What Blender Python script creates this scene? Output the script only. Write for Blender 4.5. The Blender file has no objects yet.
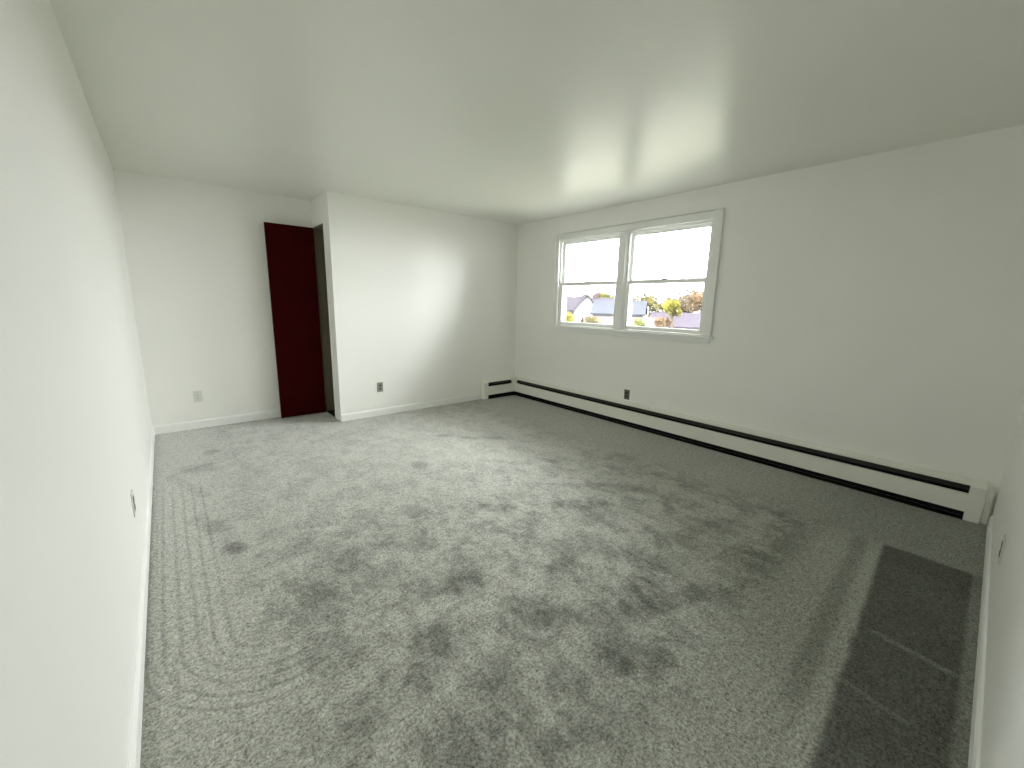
import bpy, bmesh, math, random
from mathutils import Vector, Matrix

random.seed(7)
S = bpy.context.scene
COL = S.collection

# ------------------------------------------------------------------ camera
CAM = Vector((0.0, 0.0, 1.347))
F_PX, PITCH, YAW, ROLL, CX, CY = 408.9, 0.1882, 0.7071, 0.0203, 515.25, 381.6
fw = Vector((math.sin(YAW) * math.cos(PITCH), math.cos(YAW) * math.cos(PITCH), -math.sin(PITCH)))
rt = Vector((math.cos(YAW), -math.sin(YAW), 0.0))
up = rt.cross(fw)
r2 = math.cos(ROLL) * rt + math.sin(ROLL) * up
u2 = -math.sin(ROLL) * rt + math.cos(ROLL) * up
cd = bpy.data.cameras.new('camera')
cam = bpy.data.objects.new('camera', cd)
COL.objects.link(cam)
cam.matrix_world = Matrix(((r2.x, u2.x, -fw.x, CAM.x), (r2.y, u2.y, -fw.y, CAM.y),
                           (r2.z, u2.z, -fw.z, CAM.z), (0, 0, 0, 1)))
cd.sensor_fit = 'HORIZONTAL'
cd.sensor_width = 36.0
cd.lens = 36.0 * F_PX / 1024.0
cd.shift_x = -(CX - 512.0) / 1024.0
cd.shift_y = (CY - 384.0) / 1024.0
cd.clip_start = 0.01
cd.clip_end = 500
S.camera = cam

# ------------------------------------------------------------------ sky (bright overcast)
W = bpy.data.worlds.new('overcast_sky')
S.world = W
W.use_nodes = True
bg = W.node_tree.nodes['Background']
bg.inputs['Color'].default_value = (0.975, 0.99, 1.0, 1)
# standard overcast sky: luminance (1 + 2 sin(elevation)) / 3 of the zenith
wn, wl = W.node_tree.nodes, W.node_tree.links
tc_ = wn.new('ShaderNodeTexCoord'); sp_ = wn.new('ShaderNodeSeparateXYZ')
wl.new(tc_.outputs['Generated'], sp_.inputs[0])
mz = wn.new('ShaderNodeMath'); mz.operation = 'MAXIMUM'; mz.inputs[1].default_value = 0.0
wl.new(sp_.outputs[2], mz.inputs[0])
ma = wn.new('ShaderNodeMath'); ma.operation = 'MULTIPLY_ADD'
SKY_HORIZON = 11.0
ma.inputs[1].default_value = 2.0 * SKY_HORIZON; ma.inputs[2].default_value = SKY_HORIZON
wl.new(mz.outputs[0], ma.inputs[0]); wl.new(ma.outputs[0], bg.inputs['Strength'])

# room dimensions (metres); camera stands at x = 0, y = 0
XL, XR, Y1, Y2, YF, XB, H = -0.205, 3.965, 4.647, 5.259, -0.155, 1.40, 2.44
# window opening in the right wall
WY0, WY1, WZ0, WZ1 = 1.868, 3.82, 1.072, 2.155

# daylight portal: gives off no light, only guides sampling of the sky through the opening
pl = bpy.data.lights.new('window_portal', 'AREA')
pl.shape = 'RECTANGLE'
pl.size, pl.size_y = WY1 - WY0, WZ1 - WZ0
po = bpy.data.objects.new('window_portal', pl)
COL.objects.link(po)
po.location = (XR + 0.17, (WY0 + WY1) / 2, (WZ0 + WZ1) / 2)
po.rotation_euler = (math.pi / 2, 0, math.pi / 2)
pl.cycles.is_portal = True

S.view_settings.view_transform = 'Standard'
S.view_settings.look = 'None'
S.view_settings.gamma = 1.0
S.view_settings.use_curve_mapping = False
S.view_settings.exposure = 1.6
S.cycles.max_bounces = 16
S.cycles.diffuse_bounces = 12
S.cycles.transparent_max_bounces = 16

# ------------------------------------------------------------------ node helpers
class E:
    """tiny expression builder on shader math nodes"""
    def __init__(s, nt, sock): s.nt, s.s = nt, sock
    def op(s, o, b=None, c=None):
        n = s.nt.nodes.new('ShaderNodeMath'); n.operation = o
        for i, v in enumerate((s, b, c)):
            if v is None: continue
            if isinstance(v, E): s.nt.links.new(v.s, n.inputs[i])
            else: n.inputs[i].default_value = v
        return E(s.nt, n.outputs[0])
    def __add__(s, b): return s.op('ADD', b)
    def __sub__(s, b): return s.op('SUBTRACT', b)
    def __mul__(s, b): return s.op('MULTIPLY', b)
    def __rmul__(s, b): return s.op('MULTIPLY', b)
    def __radd__(s, b): return s.op('ADD', b)
    def __neg__(s): return s.op('MULTIPLY', -1.0)
    def inv(s): return E.const(s.nt, 1.0) - s
    def sin(s): return s.op('SINE')
    def abs(s): return s.op('ABSOLUTE')
    def sqrt(s): return s.op('SQRT')
    def max(s, b): return s.op('MAXIMUM', b)
    def min(s, b): return s.op('MINIMUM', b)
    def step(s, a, b):                      # smooth 0..1 between a and b (a > b flips)
        n = s.nt.nodes.new('ShaderNodeMapRange'); n.interpolation_type = 'SMOOTHSTEP'
        s.nt.links.new(s.s, n.inputs[0])
        lo, hi, t0, t1 = (a, b, 0, 1) if a < b else (b, a, 1, 0)
        for i, v in zip((1, 2, 3, 4), (lo, hi, t0, t1)): n.inputs[i].default_value = v
        return E(s.nt, n.outputs[0])
    @staticmethod
    def const(nt, v):
        n = nt.nodes.new('ShaderNodeValue'); n.outputs[0].default_value = v
        return E(nt, n.outputs[0])

def new_mat(name):
    m = bpy.data.materials.new(name); m.use_nodes = True
    nt = m.node_tree
    return m, nt, nt.nodes['Principled BSDF']

def noise(nt, vec, scale, detail=2.0, rough=0.5, dist=0.0):
    n = nt.nodes.new('ShaderNodeTexNoise')
    n.inputs['Scale'].default_value = scale; n.inputs['Detail'].default_value = detail
    n.inputs['Roughness'].default_value = rough; n.inputs['Distortion'].default_value = dist
    nt.links.new(vec, n.inputs['Vector'])
    return E(nt, n.outputs['Fac'])

def geo_pos(nt):
    g = nt.nodes.new('ShaderNodeNewGeometry')
    return g.outputs['Position']

def scaled(nt, vec, sc, rot=0.0):
    n = nt.nodes.new('ShaderNodeMapping'); n.inputs['Scale'].default_value = sc
    n.inputs['Rotation'].default_value = (0, 0, rot)
    nt.links.new(vec, n.inputs['Vector']); return n.outputs[0]

def mix_col(nt, fac, a, b):
    n = nt.nodes.new('ShaderNodeMix'); n.data_type = 'RGBA'
    nt.links.new(fac.s, n.inputs[0])
    for i, v in ((6, a), (7, b)):
        if isinstance(v, (tuple, list)): n.inputs[i].default_value = (*v, 1)
        else: nt.links.new(v, n.inputs[i])
    return n.outputs[2]

def bump(nt, bsdf, height, strength, dist):
    b = nt.nodes.new('ShaderNodeBump'); b.inputs['Strength'].default_value = strength
    b.inputs['Distance'].default_value = dist
    nt.links.new(height.s, b.inputs['Height']); nt.links.new(b.outputs[0], bsdf.inputs['Normal'])

def paint(name, col, rough=0.5, spec=0.5, var=0.03, nscale=3.0, bstr=0.05, bscale=140.0, bdist=0.001, wave=0.0):
    m, nt, p = new_mat(name)
    pos = geo_pos(nt)
    f = noise(nt, pos, nscale, 3.0)
    c = mix_col(nt, f, tuple(v * (1 - var) for v in col), tuple(min(1, v * (1 + var)) for v in col))
    nt.links.new(c, p.inputs['Base Color'])
    p.inputs['Roughness'].default_value = rough
    p.inputs['Specular IOR Level'].default_value = spec
    hgt = noise(nt, pos, bscale, 3.0)
    if wave: hgt = hgt + noise(nt, pos, 1.6, 1.0) * wave
    if bstr: bump(nt, p, hgt, bstr, bdist)
    return m

M = {}
M['wall'] = paint('wall_paint', (0.90, 0.90, 0.865), 0.42, 0.5, 0.015, 1.5, 0.08, 60.0, 0.002)
M['ceiling'] = paint('ceiling_paint', (0.84, 0.845, 0.79), 0.30, 0.16, 0.02, 1.2, 0.10, 40.0, 0.002, wave=6.0)
M['trim'] = paint('trim_paint', (0.90, 0.905, 0.885), 0.35, 0.5, 0.015, 6.0, 0.04)
M['window_white'] = paint('window_white', (0.88, 0.885, 0.87), 0.35, 0.5, 0.02, 8.0, 0.03)
M['sash'] = paint('sash_white', (0.86, 0.865, 0.85), 0.35, 0.5, 0.02, 8.0, 0.03)
M['jamb'] = paint('jamb_shade', (0.17, 0.15, 0.10), 0.5, 0.4, 0.05, 8.0, 0.05)  # dark olive: gloom of the closet put into the jamb colour
M['red'] = paint('door_red', (0.040, 0.0004, 0.0010), 0.65, 0.06, 0.12, 5.0, 0.06, 90.0)
M['heater'] = paint('heater_enamel', (0.84, 0.835, 0.78), 0.38, 0.5, 0.03, 7.0, 0.03)
M['heater_in'] = paint('heater_inside', (0.012, 0.012, 0.011), 0.7, 0.2, 0.2, 30.0, 0.1)
M['fin'] = paint('heater_fins', (0.05, 0.05, 0.048), 0.5, 0.4, 0.3, 60.0, 0.1)
M['damper'] = paint('heater_damper', (0.05, 0.05, 0.043), 0.5, 0.4, 0.2, 30.0, 0.05)
M['steel'] = paint('steel_plate', (0.30, 0.30, 0.27), 0.4, 0.5, 0.08, 40.0, 0.03)
M['brown_plate'] = paint('dark_plate', (0.11, 0.105, 0.08), 0.4, 0.5, 0.08, 40.0, 0.03)
M['white_plate'] = paint('painted_plate', (0.74, 0.745, 0.69), 0.45, 0.4, 0.03, 40.0, 0.03)
M['dark'] = paint('dark_plastic', (0.03, 0.03, 0.027), 0.45, 0.4, 0.1, 40.0, 0.02)
M['brass'] = paint('hinge_metal', (0.20, 0.17, 0.10), 0.35, 0.5, 0.1, 40.0, 0.02)
M['floor_shade'] = paint('closet_floor_shade', (0.022, 0.020, 0.015), 0.7, 0.2, 0.2, 20.0, 0.1)  # near-black: shade inside the closet put into the floor colour
M['siding'] = paint('outer_siding', (0.5, 0.5, 0.48), 0.6, 0.3)

# clear pane
gm = bpy.data.materials.new('window_glass'); gm.use_nodes = True
nt = gm.node_tree; nt.nodes.clear()
out = nt.nodes.new('ShaderNodeOutputMaterial'); mx = nt.nodes.new('ShaderNodeMixShader')
tr = nt.nodes.new('ShaderNodeBsdfTransparent'); gl = nt.nodes.new('ShaderNodeBsdfGlossy')
fr = nt.nodes.new('ShaderNodeFresnel'); fr.inputs['IOR'].default_value = 1.35
tr.inputs['Color'].default_value = (0.985, 0.99, 0.985, 1); gl.inputs['Roughness'].default_value = 0.02
nt.links.new(fr.outputs[0], mx.inputs[0]); nt.links.new(tr.outputs[0], mx.inputs[1])
nt.links.new(gl.outputs[0], mx.inputs[2]); nt.links.new(mx.outputs[0], out.inputs['Surface'])
M['glass'] = gm

# insect mesh added to dim the bright view: fine grey see-through weave
sm = bpy.data.materials.new('added_insect_mesh'); sm.use_nodes = True
nt = sm.node_tree; nt.nodes.clear()
out = nt.nodes.new('ShaderNodeOutputMaterial'); mx = nt.nodes.new('ShaderNodeMixShader')
tr = nt.nodes.new('ShaderNodeBsdfTransparent'); df = nt.nodes.new('ShaderNodeBsdfDiffuse')
df.inputs['Color'].default_value = (0.03, 0.03, 0.03, 1); mx.inputs[0].default_value = 0.44
nt.links.new(tr.outputs[0], mx.inputs[1]); nt.links.new(df.outputs[0], mx.inputs[2]); nt.links.new(mx.outputs[0], out.inputs['Surface'])
M['added_screen'] = sm

# ------------------------------------------------------------------ carpet
def make_carpet():
    m, nt, p = new_mat('grey_carpet')
    pos = geo_pos(nt)
    sep = nt.nodes.new('ShaderNodeSeparateXYZ'); nt.links.new(pos, sep.inputs[0])
    x0, y0 = E(nt, sep.outputs[0]), E(nt, sep.outputs[1])
    wob = noise(nt, pos, 9.0, 2.0) - 0.5
    wob2 = noise(nt, scaled(nt, pos, (1, 1, 1), 1.1), 7.0, 2.0) - 0.5
    x, y = x0 + wob * 0.05, y0 + wob2 * 0.05
    xs, ys = x0 + wob * 0.02, y0 + wob2 * 0.02
    # --- lie of the pile: broad trodden blotches
    big = noise(nt, pos, 4.2, 7.0, 0.72, 0.4)
    mid = noise(nt, scaled(nt, pos, (1.0, 0.5, 1.0), 0.7), 11.0, 5.0, 0.7, 0.5)
    blot = big.step(0.56, 0.42) * 0.6 + mid.step(0.56, 0.42) * 0.4
    soft_zone = x0.step(-0.05, 0.35) * x0.step(3.3, 2.9) * y0.step(0.4, 0.7)
    v = E.const(nt, 1.0) - blot * soft_zone * (y0.step(3.0, 1.8) * 0.17 + 0.22) - blot * 0.04
    # --- trodden marks
    def spot(cx, cy, rx, ry, a, k, ang=0.0):
        nonlocal v
        dx, dy = x - cx, y - cy
        ca, sa = math.cos(ang), math.sin(ang)
        ex, ey = (dx * ca + dy * sa) * (1 / rx), (dy * ca - dx * sa) * (1 / ry)
        v = v - (ex * ex + ey * ey).step(a, 0.15) * k
    for cx, cy, rx, ry, k, ang in (
        (0.158, 2.531, 0.055, 0.075, 0.26, 0.2), (0.10, 2.85, 0.07, 0.12, 0.16, 0.4), (0.03, 3.02, 0.06, 0.08, 0.10, 0.0),
        (1.508, 2.975, 0.075, 0.10, 0.22, 0.0), (2.425, 2.413, 0.05, 0.16, 0.12, 0.3), (0.53, 1.98, 0.16, 0.24, 0.15, -0.5),
        (0.72, 1.80, 0.13, 0.11, 0.15, 0.2), (0.95, 1.52, 0.10, 0.16, 0.17, 0.7), (0.62, 1.22, 0.09, 0.20, 0.18, -0.7),
        (0.80, 1.02, 0.13, 0.10, 0.18, 0.0), (1.15, 1.10, 0.10, 0.17, 0.18, 0.6), (1.42, 1.28, 0.12, 0.09, 0.16, 0.0),
        (1.62, 0.92, 0.20, 0.10, 0.15, 0.4), (1.20, 0.80, 0.10, 0.10, 0.14, 0.0), (1.55, 2.02, 0.06, 0.15, 0.14, 0.8),
        (2.02, 1.70, 0.06, 0.28, 0.14, 0.9), (2.42, 1.72, 0.08, 0.22, 0.16, 0.8), (0.08, 3.98, 0.10, 0.16, 0.13, 0.9),
        (0.20, 4.35, 0.07, 0.07, 0.18, 0.0), (2.05, 3.55, 0.05, 0.13, 0.14, 0.8), (2.25, 3.30, 0.05, 0.12, 0.14, 0.8),
        (2.45, 3.15, 0.05, 0.12, 0.12, 0.8), (1.85, 1.05, 0.09, 0.14, 0.14, 0.4), (2.2, 1.0, 0.07, 0.11, 0.12, 0.0)):
        spot(cx, cy, rx, ry, 1.6, k * (1.5 if cy > 2.4 else 1.15), ang)
    # --- vacuum tracks along the left wall, curving round at the near end
    ccx, ccy = 0.24, 1.84
    dx, dy = xs - ccx, (ys - ccy).min(0.0)
    r = (dx * dx + dy * dy).sqrt()
    side = (xs - ccx).step(0.02, -0.05).max((y0 - ccy).step(0.0, -0.08))
    tracks = (r * (2 * math.pi / 0.052)).sin().step(0.35, 0.95)
    tm = side * r.step(0.12, 0.18) * r.step(0.50, 0.42) * (x0 - 0.45).step(0.0, -0.25) * y0.step(3.95, 3.3)
    v = v - tracks * tm * 0.20 + tm * 0.05
    # wedge stroke near the far left corner
    def line(ax, ay, bx, by, w, k):
        nonlocal v
        L = math.hypot(bx - ax, by - ay); ux, uy = (bx - ax) / L, (by - ay) / L
        t = (xs - ax) * ux + (ys - ay) * uy
        d = ((xs - ax) * (-uy) + (ys - ay) * ux).abs()
        ms = d.step(w, w * 0.35) * t.step(-0.02, 0.02) * t.step(L + 0.02, L - 0.02)
        v = v + ms * k
    line(-0.10, 3.92, 0.10, 3.35, 0.05, -0.13)
    line(-0.10, 3.92, 0.20, 4.05, 0.05, -0.10)
    line(0.44, 2.512, 0.67, 2.39, 0.035, 0.16)
    line(2.08, 0.86, 2.55, 0.80, 0.022, 0.10)
    line(2.30, 1.22, 2.72, 1.08, 0.03, 0.09)
    line(1.30, 2.35, 0.80, 2.05, 0.05, -0.10)
    # --- block of pile brushed the other way beside the front wall
    edge = ys - (x0 * 0.046 + 0.10)
    blk = edge.step(0.018, -0.012) * xs.step(3.12, 3.06)
    rim = y0.step(-0.118, -0.095) * 0.55 + 0.45
    v = v - blk * rim * 0.47
    v = v + (edge - 0.035).abs().step(0.034, 0.008) * x0.step(3.15, 3.0) * 0.08
    v = v - (edge - 0.105).abs().step(0.060, 0.012) * x0.step(3.14, 3.0) * x0.step(1.3, 1.7) * 0.20
    v = v - x0.step(-0.13, -0.19) * 0.22  # strip at the left baseboard: shading there painted into the pile
    v = v - y0.step(1.3, 0.3) * (x0.step(0.5, 1.4) * 0.12 + 0.10) - x0.step(2.75, 3.25) * 0.18  # window-side band: brushed pile, plus shade below the sill put into the colour
    line(2.171, 0.161, 2.135, -0.101, 0.022, 0.17)
    line(1.775, 0.177, 1.745, 0.0, 0.022, 0.10)
    # --- tufts
    g1 = noise(nt, pos, 95.0, 2.0, 0.7)
    g2 = noise(nt, pos, 240.0, 1.0, 0.6)
    g3 = noise(nt, pos, 34.0, 2.0, 0.6)
    grain = (g1 - 0.5) * 1.25 + (g2 - 0.5) * 0.7 + (g3 - 0.5) * 0.5
    v = (v.max(0.25)) * (grain * 1.9 + 1.0)
    n = nt.nodes.new('ShaderNodeCombineColor')
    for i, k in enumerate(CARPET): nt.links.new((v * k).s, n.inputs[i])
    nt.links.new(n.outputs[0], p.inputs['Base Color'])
    p.inputs['Roughness'].default_value = 0.95
    p.inputs['Specular IOR Level'].default_value = 0.1
    nt.links.new((v * 1.05).min(1.0).s, p.inputs['Sheen Weight'])     # trodden pile shows less sheen
    p.inputs['Sheen Roughness'].default_value = 0.35
    bump(nt, p, g1 * 0.7 + g2 * 0.5, 0.5, 0.006)
    return m
CARPET = (0.385, 0.392, 0.345)
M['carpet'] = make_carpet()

# ------------------------------------------------------------------ mesh helpers
def add_box(bm, a, b):
    x0, y0, z0 = (min(p, q) for p, q in zip(a, b)); x1, y1, z1 = (max(p, q) for p, q in zip(a, b))
    v = [bm.verts.new(c) for c in ((x0, y0, z0), (x1, y0, z0), (x1, y1, z0), (x0, y1, z0),
                                   (x0, y0, z1), (x1, y0, z1), (x1, y1, z1), (x0, y1, z1))]
    for f in ((3, 2, 1, 0), (4, 5, 6, 7), (0, 1, 5, 4), (1, 2, 6, 5), (2, 3, 7, 6), (3, 0, 4, 7)):
        bm.faces.new([v[i] for i in f])

def add_prism(bm, prof, axis, a, b, flip=False):
    """profile [(p, z)] swept along axis 'x' or 'y' from a to b"""
    def P(p, z, t): return (p, t, z) if axis == 'y' else (t, p, z)
    A = [bm.verts.new(P(p, z, a)) for p, z in prof]; B = [bm.verts.new(P(p, z, b)) for p, z in prof]
    n = len(prof)
    bm.faces.new(A); bm.faces.new(list(reversed(B)))
    for i in range(n): bm.faces.new((A[i], B[i], B[(i + 1) % n], A[(i + 1) % n]))

def add_cyl(bm, p0, p1, r0, r1=None, n=12):
    r1 = r0 if r1 is None else r1
    p0, p1 = Vector(p0), Vector(p1); d = (p1 - p0).normalized()
    a = d.orthogonal().normalized(); b = d.cross(a)
    A = [bm.verts.new(p0 + (a * math.cos(t) + b * math.sin(t)) * r0) for t in (2 * math.pi * i / n for i in range(n))]
    B = [bm.verts.new(p1 + (a * math.cos(t) + b * math.sin(t)) * r1) for t in (2 * math.pi * i / n for i in range(n))]
    bm.faces.new(list(reversed(A))); bm.faces.new(B)
    for i in range(n): bm.faces.new((A[i], A[(i + 1) % n], B[(i + 1) % n], B[i]))

def obj(name, bm, mat, parent=None, bevel=0.0, segs=2, smooth=False):
    bmesh.ops.recalc_face_normals(bm, faces=bm.faces)
    me = bpy.data.meshes.new(name); bm.to_mesh(me); bm.free()
    me.materials.append(M[mat] if isinstance(mat, str) else mat)
    if smooth:
        for pgn in me.polygons: pgn.use_smooth = True
    o = bpy.data.objects.new(name, me); COL.objects.link(o)
    if bevel:
        md = o.modifiers.new('bevel', 'BEVEL'); md.width = bevel; md.segments = segs
        md.limit_method = 'ANGLE'; md.angle_limit = math.radians(40)
    if parent:
        o.parent = parent; o.matrix_parent_inverse = parent.matrix_world.inverted()
    return o

def box(name, a, b, mat, parent=None, bevel=0.0):
    bm = bmesh.new(); add_box(bm, a, b); return obj(name, bm, mat, parent, bevel)

def empty(name, loc):
    o = bpy.data.objects.new(name, None); COL.objects.link(o); o.location = loc
    o.empty_display_size = 0.1
    o.matrix_world = Matrix.Translation(loc)
    return o

def tag(o, label, cat=None, group=None, kind=None):
    o['label'] = label
    if cat: o['category'] = cat
    if group: o['group'] = group
    if kind: o['kind'] = kind
    return o

T = 0.12   # wall thickness

# ------------------------------------------------------------------ shell
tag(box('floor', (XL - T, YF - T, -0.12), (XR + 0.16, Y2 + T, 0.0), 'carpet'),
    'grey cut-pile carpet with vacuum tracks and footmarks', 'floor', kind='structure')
tag(box('ceiling', (XL - T, YF - T, H), (XR + 0.16, Y2 + T, H + 0.12), 'ceiling'),
    'smooth off-white painted ceiling', 'ceiling', kind='structure')
tag(box('wall_left', (XL - T, YF - T, 0), (XL, Y2 + T, H), 'wall'),
    'long plain white wall on the left side', 'wall', kind='structure')
tag(box('wall_front', (XL, YF - T, 0), (XR, YF, H), 'wall'),
    'white wall running beside the camera at the right edge', 'wall', kind='structure')
tag(box('wall_back', (XL, Y2, 0), (XR, Y2 + T, H), 'wall'),
    'recessed white wall behind the red door', 'wall', kind='structure')

# closet box standing out from the back wall, with a doorway in its side
OY0, OY1, OZ = 4.835, 5.205, 2.152
bm = bmesh.new()
add_box(bm, (XB, Y1, 0), (XR, Y1 + 0.10, H))
tag(obj('wall_closet_front', bm, 'wall'), 'white wall of the projecting closet box facing the room', 'wall', kind='structure')
bm = bmesh.new()
add_box(bm, (XB, Y1 + 0.10, 0), (XB + 0.10, OY0, H))
add_box(bm, (XB, OY1, 0), (XB + 0.10, Y2, H))
add_box(bm, (XB, OY0, OZ), (XB + 0.10, OY1, H))
tag(obj('wall_closet_side', bm, 'wall'), 'narrow side wall of the closet box with the closet doorway', 'wall', kind='structure')
tj = empty('trim_1', (XB + 0.05, OY1, 0))
tag(tj, 'jamb lining beside the red door, coloured dark for the dim closet', 'door frame', kind='structure')
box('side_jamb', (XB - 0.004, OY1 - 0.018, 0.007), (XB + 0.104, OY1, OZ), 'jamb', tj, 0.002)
box('side_jamb', (XB - 0.004, OY0, 0.007), (XB + 0.104, OY0 + 0.014, OZ), 'trim', tj, 0.002)
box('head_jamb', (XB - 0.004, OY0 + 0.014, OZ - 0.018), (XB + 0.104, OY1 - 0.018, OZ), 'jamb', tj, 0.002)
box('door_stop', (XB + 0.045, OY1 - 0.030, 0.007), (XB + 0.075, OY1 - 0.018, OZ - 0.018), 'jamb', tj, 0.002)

tag(box('floor_closet_shade', (XB + 0.002, OY0 + 0.002, 0.0005), (XR - 0.01, Y2 - 0.002, 0.006), 'floor_shade'),  # thin dark sheet laid where the closet floor lies in shade
    'dark sheet standing in for shade on the closet floor', 'floor', kind='structure')

# right wall with the window opening
bm = bmesh.new()
for a, b in (((XR, YF - T, 0), (XR + 0.16, WY0, H)), ((XR, WY1, 0), (XR + 0.16, Y2 + T, H)),
             ((XR, WY0, 0), (XR + 0.16, WY1, WZ0)), ((XR, WY0, WZ1), (XR + 0.16, WY1, H))):
    add_box(bm, a, b)
tag(obj('wall_right', bm, 'wall'), 'white wall with the double window and the long heater', 'wall', kind='structure')

# baseboards
def base_prof(s, p0, h=0.09, t=0.013):
    return [(p0, 0.001), (p0 + s * t, 0.001), (p0 + s * t, h - 0.016), (p0 + s * t * 0.55, h - 0.003), (p0 + s * t * 0.2, h), (p0, h)]
def baseboard(name, s, p0, axis, a, b, label, h=0.09):
    bm = bmesh.new(); add_prism(bm, base_prof(s, p0, h), axis, a, b)
    tag(obj(name, bm, 'trim'), label, 'baseboard', kind='structure')
baseboard('baseboard_left', 1, XL, 'y', YF, Y2, 'white baseboard along the left wall')
baseboard('baseboard_back', -1, Y2, 'x', XL + 0.013, XB, 'white baseboard left of the red door')
baseboard('baseboard_closet', -1, Y1, 'x', XB, 3.325, 'white baseboard under the closet wall outlet', 0.085)
baseboard('baseboard_front', 1, YF, 'x', XL + 0.013, 3.86, 'white baseboard at the right edge of the carpet')

# ------------------------------------------------------------------ red door, swung open against the back wall
d1 = empty('door_1', (1.38, 5.139, 0.012))
tag(d1, 'dark red flush closet door standing open', 'door', kind='structure')
box('door_panel', (0.902, 5.139, 0.012), (1.379, 5.174, 2.134), 'red', d1, 0.003)
for z in (0.22, 1.07, 1.90):
    bm = bmesh.new()
    add_cyl(bm, (1.387, 5.180, z), (1.387, 5.180, z + 0.09), 0.005)
    add_box(bm, (1.352, 5.1745, z), (1.384, 5.177, z + 0.09))
    add_box(bm, (1.388, 5.179, z), (1.3955, 5.182, z + 0.09))
    obj('hinge', bm, 'brass', d1)
bm = bmesh.new()     # knob on the hidden face
add_cyl(bm, (0.955, 5.174, 0.98), (0.955, 5.179, 0.98), 0.028, n=20)
add_cyl(bm, (0.955, 5.179, 0.98), (0.955, 5.203, 0.98), 0.009, n=12)
add_cyl(bm, (0.955, 5.203, 0.98), (0.955, 5.213, 0.98), 0.018, 0.025, n=20)
add_cyl(bm, (0.955, 5.213, 0.98), (0.955, 5.228, 0.98), 0.025, 0.016, n=20)
obj('door_knob', bm, 'brass', d1)

# ------------------------------------------------------------------ windows
def frame_box(bm, x0, x1, ya, yb, za, zb, st, rb, rt_):
    """sash frame: stiles st, bottom rail rb, top rail rt_"""
    add_box(bm, (x0, ya, za), (x1, ya + st, zb)); add_box(bm, (x0, yb - st, za), (x1, yb, zb))
    add_box(bm, (x0, ya + st, za), (x1, yb - st, za + rb)); add_box(bm, (x0, ya + st, zb - rt_), (x1, yb - st, zb))

UNITS = ((2.895, WY1, 'left unit of the double window, white sashes over rooftop view'),
         (WY0, 2.797, 'right unit of the double window, white sashes over yellow trees'))
for n, (ya, yb, lab) in enumerate(UNITS):
    w = empty('window_%d' % (n + 1), (XR + 0.05, (ya + yb) / 2, WZ0))
    tag(w, lab, 'window', kind='structure')
    # outer frame and stops
    bm = bmesh.new(); frame_box(bm, XR + 0.018, XR + 0.155, ya, yb, WZ0, WZ1, 0.012, 0.012, 0.012)
    obj('window_frame', bm, 'window_white', w)
    bm = bmesh.new()
    frame_box(bm, XR + 0.018, XR + 0.030, ya + 0.012, yb - 0.012, WZ0 + 0.012, WZ1 - 0.012, 0.014, 0.001, 0.014)
    obj('inner_stop', bm, 'window_white', w, 0.002)
    # lower sash (towards the room)
    sa, sb = ya + 0.013, yb - 0.013
    bm = bmesh.new(); frame_box(bm, XR + 0.032, XR + 0.066, sa, sb, WZ0 + 0.014, 1.622, 0.030, 0.042, 0.034)
    ls = obj('lower_sash', bm, 'sash', w, 0.003)
    box('pane', (XR + 0.047, sa + 0.028, WZ0 + 0.052), (XR + 0.051, sb - 0.028, 1.590), 'glass', ls)
    bm = bmesh.new()
    add_box(bm, (XR + 0.040, (sa + sb) / 2 - 0.03, 1.622), (XR + 0.064, (sa + sb) / 2 + 0.03, 1.630))
    add_cyl(bm, (XR + 0.052, (sa + sb) / 2, 1.630), (XR + 0.052, (sa + sb) / 2, 1.642), 0.013, 0.010)
    add_box(bm, (XR + 0.044, (sa + sb) / 2 - 0.004, 1.633), (XR + 0.052, (sa + sb) / 2 + 0.042, 1.641))
    obj('sash_lock', bm, 'damper', ls, 0.0015)
    # upper sash (outer track)
    bm = bmesh.new(); frame_box(bm, XR + 0.070, XR + 0.104, sa, sb, 1.602, WZ1 - 0.014, 0.038, 0.034, 0.040)
    us = obj('upper_sash', bm, 'sash', w, 0.003)
    box('pane', (XR + 0.085, sa + 0.036, 1.634), (XR + 0.089, sb - 0.036, WZ1 - 0.052), 'glass', us)
    # half insect screen added outside the lower sash to tone down the view
    bm = bmesh.new(); frame_box(bm, XR + 0.128, XR + 0.140, sa, sb, WZ0 + 0.014, 1.630, 0.018, 0.018, 0.018)
    sf = obj('added_screen_frame', bm, 'sash', w, 0.001)
    box('added_insect_screen', (XR + 0.1335, sa + 0.017, WZ0 + 0.031), (XR + 0.1345, sb - 0.017, 1.613), 'added_screen', sf)
    # parting bead
    bm = bmesh.new()
    add_box(bm, (XR + 0.067, ya + 0.012, 1.65), (XR + 0.0695, ya + 0.026, WZ1 - 0.014))
    add_box(bm, (XR + 0.067, yb - 0.026, 1.65), (XR + 0.0695, yb - 0.012, WZ1 - 0.014))
    obj('parting_bead', bm, 'window_white', w)
tc = empty('trim_2', (XR, (WY0 + WY1) / 2, 1.0))
tag(tc, 'white wooden casing and sill around the double window', 'window trim', kind='structure')
def casing(name, a, b, ):
    box(name, a, b, 'window_white', tc, 0.004)
casing('side_casing', (XR - 0.020, 1.782, 1.075), (XR - 0.0005, 1.852, 2.225))
casing('side_casing', (XR - 0.020, WY1 - 0.012, 1.075), (XR - 0.0005, 3.866, 2.225))
casing('head_casing', (XR - 0.018, 1.852, WZ1 - 0.006), (XR - 0.0005, WY1 - 0.012, 2.222))
box('back_band', (XR - 0.028, 1.772, 1.075), (XR - 0.0005, 1.7815, 2.234), 'window_white', tc, 0.003)
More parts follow.
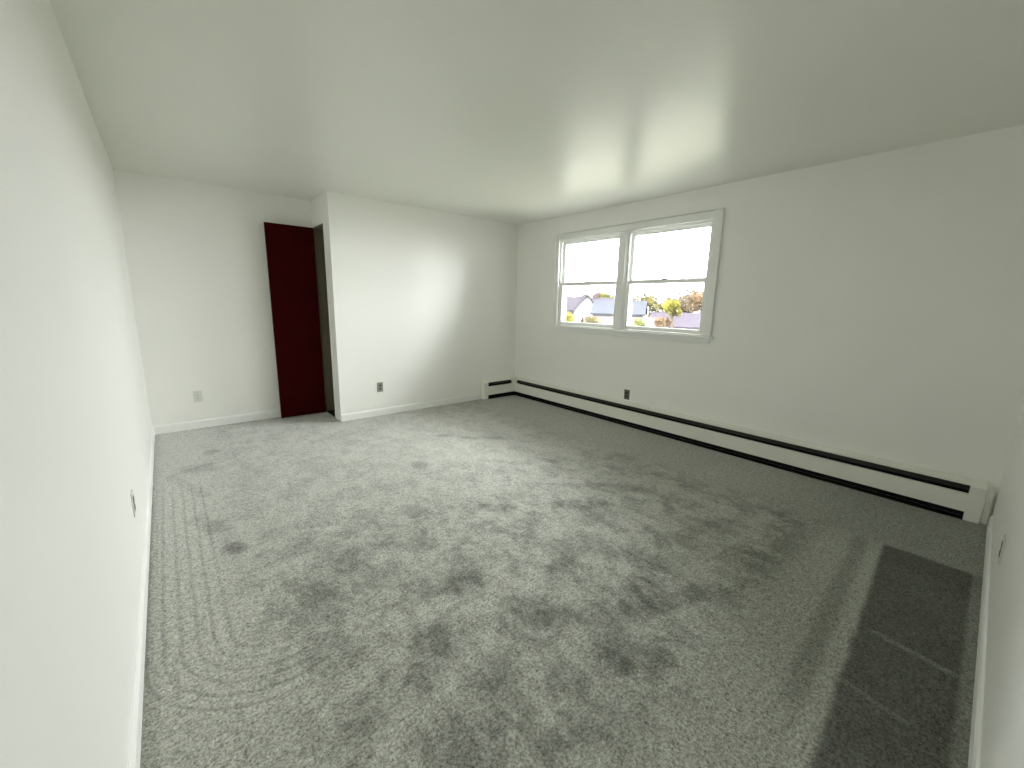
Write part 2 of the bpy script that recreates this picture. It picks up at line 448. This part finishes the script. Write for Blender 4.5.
box('back_band', (XR - 0.028, 3.8665, 1.075), (XR - 0.0005, 3.876, 2.234), 'window_white', tc, 0.003)
box('back_band', (XR - 0.028, 1.7815, 2.2255), (XR - 0.0005, 3.8665, 2.234), 'window_white', tc, 0.003)
box('mullion_post', (XR + 0.001, 2.7972, WZ0 + 0.002), (XR + 0.150, 2.8948, WZ1 - 0.002), 'window_white', tc, 0.002)
casing('mullion_casing', (XR - 0.014, 2.803, 1.075), (XR + 0.0005, 2.889, WZ1 - 0.008))
bm = bmesh.new()
add_box(bm, (XR - 0.045, 1.752, 1.050), (XR + 0.001, 3.900, 1.074))
add_box(bm, (XR + 0.001, WY0 + 0.001, 1.0725), (XR + 0.030, 2.796, 1.0835))
add_box(bm, (XR + 0.001, 2.896, 1.0725), (XR + 0.030, WY1 - 0.001, 1.0835))
obj('window_stool', bm, 'window_white', tc, 0.004)
casing('apron', (XR - 0.018, 1.785, 1.000), (XR - 0.0005, 3.866, 1.0495))

# ------------------------------------------------------------------ baseboard heaters
GAP = 0.0015
DK = 1.22
def heater(name, axis, wallp, a, b, label, slot_a, slot_b):
    """hot-water baseboard: wall at wallp, room side is wallp - d; runs a..b"""
    root = empty(name, (wallp, (a + b) / 2, 0) if axis == 'y' else ((a + b) / 2, wallp, 0))
    tag(root, label, 'heater', 'baseboard heaters')
    w = wallp - GAP
    def prism(nm, prof, s, e, mat, bev=0.0, par=None):
        bm = bmesh.new(); add_prism(bm, [(w - d * DK, z) for d, z in prof], axis, s, e)
        return obj(nm, bm, mat, par or root, bev)
    prism('back_plate', [(0, .005), (.004, .005), (.004, .262), (0, .262)], slot_a, slot_b, 'heater_in')
    prism('shade_pan', [(.004, .0008), (.060, .0008), (.060, .004), (.004, .004)], slot_a, slot_b, 'heater_in')  # near-black plate: shade and dirt under the cover put into its colour
    prism('hood', [(0, .272), (0, .260), (.036, .243), (.054, .245), (.054, .240), (.058, .240), (.058, .250), (.037, .252)],
          slot_a, slot_b, 'heater', 0.0012)
    prism('front_cover', [(.054, .178), (.046, .183), (.046, .179), (.056, .172), (.056, .066), (.050, .060), (.050, .054), (.060, .058), (.060, .176)],
          slot_a, slot_b, 'heater', 0.001)
    prism('damper', [(.018, .232), (.046, .204), (.048, .206), (.020, .235)], slot_a + .004, slot_b - .004, 'damper')
    # finned pipe
    bm = bmesh.new()
    P = (lambda d, t, z: (w - d, t, z)) if axis == 'y' else (lambda d, t, z: (t, w - d, z))
    add_cyl(bm, P(.028, slot_a, .115), P(.028, slot_b, .115), .011, n=10)
    t = slot_a + .06
    while t < slot_b - .06:
        add_box(bm, P(.008, t, .085), P(.043, t + .0012, .150)); t += .012
    o = obj('fin_element', bm, 'fin', root); o['kind'] = 'stuff'
    n = max(1, int((slot_b - slot_a) / 0.75))
    for i in range(n + 1):       # hanger brackets
        t = slot_a + .012 + (slot_b - slot_a - .024) * i / n
        prism('bracket', [(.004, .05), (.045, .05), (.045, .075), (.014, .085), (.014, .18), (.044, .188), (.044, .196), (.004, .215)], t - .004, t + .004, 'heater_in')
    return root, prism

CAPP = [(0, .002), (.063, .002), (.063, .238), (.040, .258), (0, .277)]
hl, pr = heater('baseboard_heater', 'y', XR, -0.110, Y1 - GAP, 'long white baseboard heater under the window wall', -0.034, Y1 - 0.1085)
pr('end_cap', CAPP, -0.108, -0.034, 'heater', 0.003)
pr('filler_strip', [(0, .002), (.045, .002), (.045, .20), (.030, .238), (0, .25)], -0.140, -0.1085, 'heater', 0.002)
bm = bmesh.new()
CQ = 0.108
add_box(bm, (XR - GAP - .0735, Y1 - CQ, .056), (XR - GAP - .02, Y1 - GAP, .250))
add_box(bm, (XR - CQ, Y1 - GAP - .0735, .056), (XR - GAP - .0735, Y1 - GAP - .02, .250))
add_box(bm, (XR - GAP - .045, Y1 - CQ, .250), (XR - GAP, Y1 - GAP, .272))
add_box(bm, (XR - CQ, Y1 - GAP - .045, .250), (XR - GAP - .045, Y1 - GAP, .272))
obj('corner_piece', bm, 'heater', hl, 0.003)
bm = bmesh.new()
add_box(bm, (XR - GAP - .072, Y1 - CQ, .0008), (XR - GAP - .02, Y1 - GAP - .02, .0045))
add_box(bm, (XR - CQ, Y1 - GAP - .072, .0008), (XR - GAP - .072, Y1 - GAP - .02, .0045))
add_box(bm, (XR - GAP - .02, Y1 - CQ, .0008), (XR - GAP, Y1 - GAP - .02, .0555))
add_box(bm, (XR - CQ, Y1 - GAP - .02, .0008), (XR - GAP, Y1 - GAP, .0555))
obj('corner_shade_base', bm, 'heater_in', hl)  # dark filler standing in for the shade under the corner piece
hs, pr = heater('baseboard_heater', 'x', Y1, 3.333, XR - 0.109, 'short white baseboard heater in the corner by the closet wall', 3.407, XR - 0.1085)
pr('end_cap', CAPP, 3.333, 3.407, 'heater', 0.003)

# ------------------------------------------------------------------ outlets
def outlet(pos, nrm, label, mat, face):
    root = empty('wall_outlet', pos)
    tag(root, label, 'outlet', 'wall outlets')
    n = Vector(nrm); s = Vector((0, 0, 1)).cross(n); p = Vector(pos)
    def B(bm, u0, u1, z0, z1, d0, d1):
        a = p + s * u0 + n * d0 + Vector((0, 0, z0)); b = p + s * u1 + n * d1 + Vector((0, 0, z1)); add_box(bm, a, b)
    bm = bmesh.new(); B(bm, -.035, .035, -.057, .057, .0006, .0055); obj('cover_plate', bm, mat, root, 0.002)
    if face == 'brown_plate' and mat == 'white_plate':
        bm = bmesh.new(); B(bm, -.0185, .0185, -.036, .036, .0050, .0066); obj('socket_face', bm, 'brown_plate', root, 0.001)
    for zc in (-.0195, .0195):
        bm = bmesh.new()
        pts = [(.0165 * math.cos(t), .0145 * max(-.86, min(.86, math.sin(t)))) for t in (2 * math.pi * i / 20 for i in range(20))]
        A = [bm.verts.new(p + s * u + n * .0056 + Vector((0, 0, zc + z))) for u, z in pts]
        C = [bm.verts.new(p + s * u + n * .0075 + Vector((0, 0, zc + z))) for u, z in pts]
        bm.faces.new(A); bm.faces.new(C)
        for i in range(20): bm.faces.new((A[i], A[(i + 1) % 20], C[(i + 1) % 20], C[i]))
        rc = obj('receptacle', bm, face, root)
        bm = bmesh.new()
        B(bm, -.0072, -.0052, zc - .002, zc + .007, .0076, .0079); B(bm, .0052, .0072, zc - .001, zc + .006, .0076, .0079)
        B(bm, -.002, .002, zc - .0095, zc - .0055, .0076, .0079)
        obj('slots', bm, 'dark', rc)
    bm = bmesh.new(); add_cyl(bm, p + n * .0056, p + n * .0070, .003, n=10); obj('screw', bm, 'steel', root)
outlet((1.864, Y1, 0.345), (0, -1, 0), 'grey metal wall outlet on the closet wall', 'steel', 'brown_plate')
outlet((0.181, Y2, 0.340), (0, -1, 0), 'white painted wall outlet left of the red door', 'white_plate', 'white_plate')
outlet((XR, 2.658, 0.347), (-1, 0, 0), 'dark wall outlet above the long heater below the window', 'brown_plate', 'dark')
outlet((XL, 2.495, 0.395), (1, 0, 0), 'white wall outlet with dark sockets on the left wall', 'white_plate', 'brown_plate')
outlet((2.642, YF, 0.352), (0, 1, 0), 'white wall outlet with dark sockets at the right edge', 'white_plate', 'brown_plate')

# ------------------------------------------------------------------ outside: street below, houses and trees
GZ = -2.9
M['lawn'] = paint('lawn', (0.075, 0.076, 0.06), 0.9, 0.0, 0.35, 0.6, 0.3, 20.0, 0.02)
M['road'] = paint('pavement', (0.085, 0.08, 0.085), 0.9, 0.0, 0.1, 1.0, 0.1, 30.0, 0.01)
M['clap'] = paint('white_clapboard', (0.20, 0.195, 0.20), 0.7, 0.0, 0.05)
M['clap2'] = paint('grey_clapboard', (0.11, 0.11, 0.125), 0.7, 0.0, 0.05)
M['clap3'] = paint('tan_clapboard', (0.12, 0.10, 0.08), 0.7, 0.0, 0.05)
M['roof_l'] = paint('lavender_shingles', (0.034, 0.030, 0.037), 0.9, 0.0, 0.15, 4.0)
M['roof_b'] = paint('blue_grey_shingles', (0.035, 0.037, 0.043), 0.9, 0.0, 0.15, 4.0)
M['roof_p'] = paint('pink_grey_shingles', (0.055, 0.045, 0.043), 0.9, 0.0, 0.15, 4.0)
M['hwin'] = paint('house_window', (0.05, 0.055, 0.07), 0.2, 0.5, 0.1)
M['bark'] = paint('bark', (0.09, 0.07, 0.05), 0.9, 0.1, 0.3, 6.0)
tag(box('ground_lawn', (6, -30, GZ - 0.3), (220, 220, GZ), 'lawn'), 'pale green lawn far below the window', 'lawn', kind='structure')
rd = box('ground_road', (-60, -4, 0), (60, 4, 0.03), 'road')
rd.location = (47, 33, GZ + 0.001); rd.rotation_euler = (0, 0, math.radians(125))
tag(rd, 'pale grey street between the houses outside', 'street', kind='structure')

def house(loc, rot, L, D, eave, ridge, wall, roof, label, wing=None, chimney=True):
    """body L (local x) by D (local y), ridge along local x; front faces local -y"""
    root = empty('house', (0, 0, 0)); tag(root, label, 'house', 'houses beyond the window')
    bm = bmesh.new()
    add_prism(bm, [(-D/2, 0), (D/2, 0), (D/2, eave), (0, ridge), (-D/2, eave)], 'x', -L/2, L/2)
    obj('wall', bm, wall, root)
    def roof_mesh(bm, hw, ev, rg, a, b, ax, th=0.12, ov=0.35):
        sl = (rg - ev) / hw
        z = lambda d: rg + 0.02 - sl * d
        e = hw + ov
        add_prism(bm, [(-e, z(e)), (0, z(0)), (e, z(e)), (e, z(e) + th), (0, z(0) + th), (-e, z(e) + th)], ax, a - ov * .7, b + ov * .7)
    bm = bmesh.new(); roof_mesh(bm, D/2, eave, ridge, -L/2, L/2, 'x'); rf = obj('roof', bm, roof, root)
    wins = [(-L*.36, 1.4), (L*.36, 1.4), (-L*.12, 1.4), (L*.14, 1.4)]
    fy = -D/2
    if wing:
        wx, ww, wd, we, wr = wing
        bm = bmesh.new()
        pts = [(wx - ww/2, 0), (wx + ww/2, 0), (wx + ww/2, we), (wx, wr), (wx - ww/2, we)]
        A = [bm.verts.new((px, -D/2 - wd, pz)) for px, pz in pts]; B = [bm.verts.new((px, 0, pz)) for px, pz in pts]
        bm.faces.new(A); bm.faces.new(B)
        for i in range(5): bm.faces.new((A[i], A[(i+1) % 5], B[(i+1) % 5], B[i]))
        obj('gable_wing', bm, wall, root)
        bm = bmesh.new()
        sl = (wr - we) / (ww/2); e = ww/2 + .3
        prof = [(wx - e, wr + .02 - sl*e), (wx, wr + .02), (wx + e, wr + .02 - sl*e), (wx + e, wr + .14 - sl*e), (wx, wr + .14), (wx - e, wr + .14 - sl*e)]
        A = [bm.verts.new((px, -D/2 - wd - .3, pz)) for px, pz in prof]; B = [bm.verts.new((px, 0, pz)) for px, pz in prof]
        bm.faces.new(A); bm.faces.new(B)
        for i in range(6): bm.faces.new((A[i], A[(i+1) % 6], B[(i+1) % 6], B[i]))
        obj('wing_roof', bm, roof, root)
        wins = [q for q in wins if abs(q[0] - wx) > ww/2 + .6]
        for px in (wx - ww*.2, wx + ww*.2):
            fo = box('window', (px - .45, fy - wd - .06, 1.0), (px + .45, fy - wd, 2.3), 'clap', root)
            box('pane', (px - .36, fy - wd - .08, 1.1), (px + .36, fy - wd - .061, 2.2), 'hwin', fo)
    for px, pz in wins:
        fo = box('window', (px - .55, fy - .06, 1.0), (px + .55, fy, 2.35), 'clap', root)
        box('pane', (px - .45, fy - .08, 1.1), (px + .45, fy - .061, 2.25), 'hwin', fo)
    if chimney: box('chimney', (L*.22 - .3, -.3, ridge - .5), (L*.22 + .3, .3, ridge + .7), 'roof_p', root)
    root.matrix_world = Matrix.Translation(loc) @ Matrix.Rotation(rot, 4, 'Z')
    return root
def face(x, y): return math.atan2(-y, -x) + math.pi / 2      # local -y looks back at the room
house((46, 39.5, GZ), face(46, 39.5) + .1, 9.5, 7, 3.6, 5.2, 'clap', 'roof_l', 'white house with a front gable and lavender roof outside', wing=(0.2, 3.2, 1.6, 3.6, 5.45))
house((36, 25.7, GZ), face(36, 25.7) - .1, 4.8, 5.2, 3.5, 4.65, 'clap2', 'roof_b', 'small grey house with a blue-grey roof outside')
house((24.5, 17.3, GZ), face(24.5, 17.3) + .2, 5, 4, 2.5, 3.35, 'clap3', 'roof_p', 'low tan garage with pinkish roof behind the window mullion', chimney=False)
house((36.5, 18.0, GZ), face(36.5, 18.0) - .1, 7, 5, 2.6, 3.6, 'clap', 'roof_l', 'low white bungalow seen at the foot of the right window', chimney=False)

def leaf_mat(name, col):
    m, nt, p = new_mat(name)
    oi = geo_pos(nt); f = noise(nt, oi, 2.2, 2.0)
    c = mix_col(nt, f.step(0.35, 0.65), tuple(v * 0.6 for v in col), tuple(min(1, v * 1.35) for v in col))
    nt.links.new(c, p.inputs['Base Color']); p.inputs['Roughness'].default_value = 0.7
    p.inputs['Specular IOR Level'].default_value = 0.0
    return m
LEAF = {'yellow': leaf_mat('yellow_leaves', (0.10, 0.092, 0.016)), 'gold': leaf_mat('gold_leaves', (0.065, 0.055, 0.020)),
        'orange': leaf_mat('orange_leaves', (0.075, 0.048, 0.025)), 'green': leaf_mat('olive_leaves', (0.038, 0.040, 0.018)),
        'lime': leaf_mat('lime_leaves', (0.07, 0.075, 0.018)), 'tan': leaf_mat('tan_leaves', (0.065, 0.050, 0.034))}

def tree(x, y, ztop, rad, colour, label, n=900, leaf=0.16, squash=1.0, name='tree'):
    root = empty(name, (x, y, GZ)); tag(root, label, 'tree' if name == 'tree' else 'shrub', 'trees and shrubs beyond the window')
    rnd = random.Random(int(x * 131 + y * 17))
    hz = ztop - rad * squash
    c = Vector((x, y, hz)); base = Vector((x, y, GZ)); tr_ = max(.05, rad * .09)
    bm = bmesh.new()
    mid = base.lerp(c, .55) + Vector((rnd.uniform(-.1, .1), rnd.uniform(-.1, .1), 0))
    add_cyl(bm, base, mid, tr_ * 1.3, tr_, 8); add_cyl(bm, mid, c + Vector((0, 0, rad * .3)), tr_, tr_ * .35, 8)
    obj('trunk', bm, 'bark', root)
    blobs = []
    bm = bmesh.new()
    for i in range(9):
        t = rnd.uniform(0, 2 * math.pi); e = rnd.uniform(-.5, 1.0)
        d = Vector((math.cos(t) * math.cos(e), math.sin(t) * math.cos(e), math.sin(e) * squash))
        q = c + d * rad * rnd.uniform(.45, .68); blobs.append((q, rad * rnd.uniform(.34, .5)))
        add_cyl(bm, mid.lerp(c, rnd.uniform(0.1, .8)), q, tr_ * .5, tr_ * .15, 6)
    obj('branches', bm, 'bark', root)
    blobs.append((c, rad * .6))
    verts, faces = [], []
    for i in range(n):
        q, r = rnd.choice(blobs)
        d = Vector((rnd.gauss(0, 1), rnd.gauss(0, 1), rnd.gauss(0, 1))).normalized()
        p = q + d * r * rnd.uniform(.6, 1.0) ** .5
        a = Vector((rnd.gauss(0, 1), rnd.gauss(0, 1), rnd.gauss(0, 1))).normalized(); b = a.orthogonal().normalized()
        s = leaf * rnd.uniform(.6, 1.3); k = len(verts)
        verts += [p + a * s, p + b * s * .6, p - a * s, p - b * s * .6]; faces.append((k, k + 1, k + 2, k + 3))
    me = bpy.data.meshes.new('foliage'); me.from_pydata([tuple(v) for v in verts], [], faces); me.materials.append(LEAF[colour])
    o = bpy.data.objects.new('foliage', me); COL.objects.link(o); o.parent = root
    o.matrix_parent_inverse = root.matrix_world.inverted(); o['kind'] = 'stuff'
    return root
# through the left unit
tree(60, 54.0, 4.2, 2.5, 'green', 'olive green tree at the far left behind the white house', 900, .28)
tree(66, 57.0, 4.2, 2.3, 'green', 'smaller olive tree right behind the white house gable', 700, .28)
tree(60, 47.4, 4.4, 2.1, 'orange', 'orange autumn tree behind the grey house roof', 900, .26)
tree(57, 42.6, 3.5, 2.0, 'lime', 'lime green tree beside the window mullion', 800, .26)
tree(17.8, 16.1, 1.01, .55, 'yellow', 'bright yellow shrub at the lower left of the window', 600, .07, name='shrub')
tree(18.3, 14.9, 0.90, .55, 'gold', 'golden shrub below the grey house in left window unit', 600, .07, name='shrub')
tree(19.8, 18.4, 0.85, .6, 'lime', 'lime green shrub at the left frame of the window', 500, .08, name='shrub')
# through the right unit
tree(50, 32.8, 4.2, 2.2, 'gold', 'gold leaved tree right of the window mullion', 900, .22, 1.2)
tree(55, 34.0, 3.8, 2.0, 'green', 'olive brown tree in the middle left of right window', 600, .22, 1.1)
tree(50, 28.6, 2.85, 1.5, 'gold', 'low gold tree under the gap of sky', 500, .20)
tree(28.5, 15.75, 1.95, .80, 'yellow', 'brilliant yellow tree in the middle of the right window', 900, .11)
tree(47, 24.4, 3.7, 1.65, 'tan', 'tan autumn tree behind the yellow tree', 800, .20, 1.3)
tree(43, 20.4, 3.7, 1.65, 'orange', 'orange tan tree at the right frame of the window', 800, .18, 1.3)
tree(56, 28.4, 4.0, 1.6, 'tan', 'sparse tan tree far behind near the right window', 350, .22, 1.2)
tree(19, 10.95, 0.95, .42, 'orange', 'orange shrub low in the right window', 500, .07, name='shrub')
tree(18.6, 12.0, 0.80, .42, 'lime', 'green shrub at the bottom of the right window', 400, .07, name='shrub')
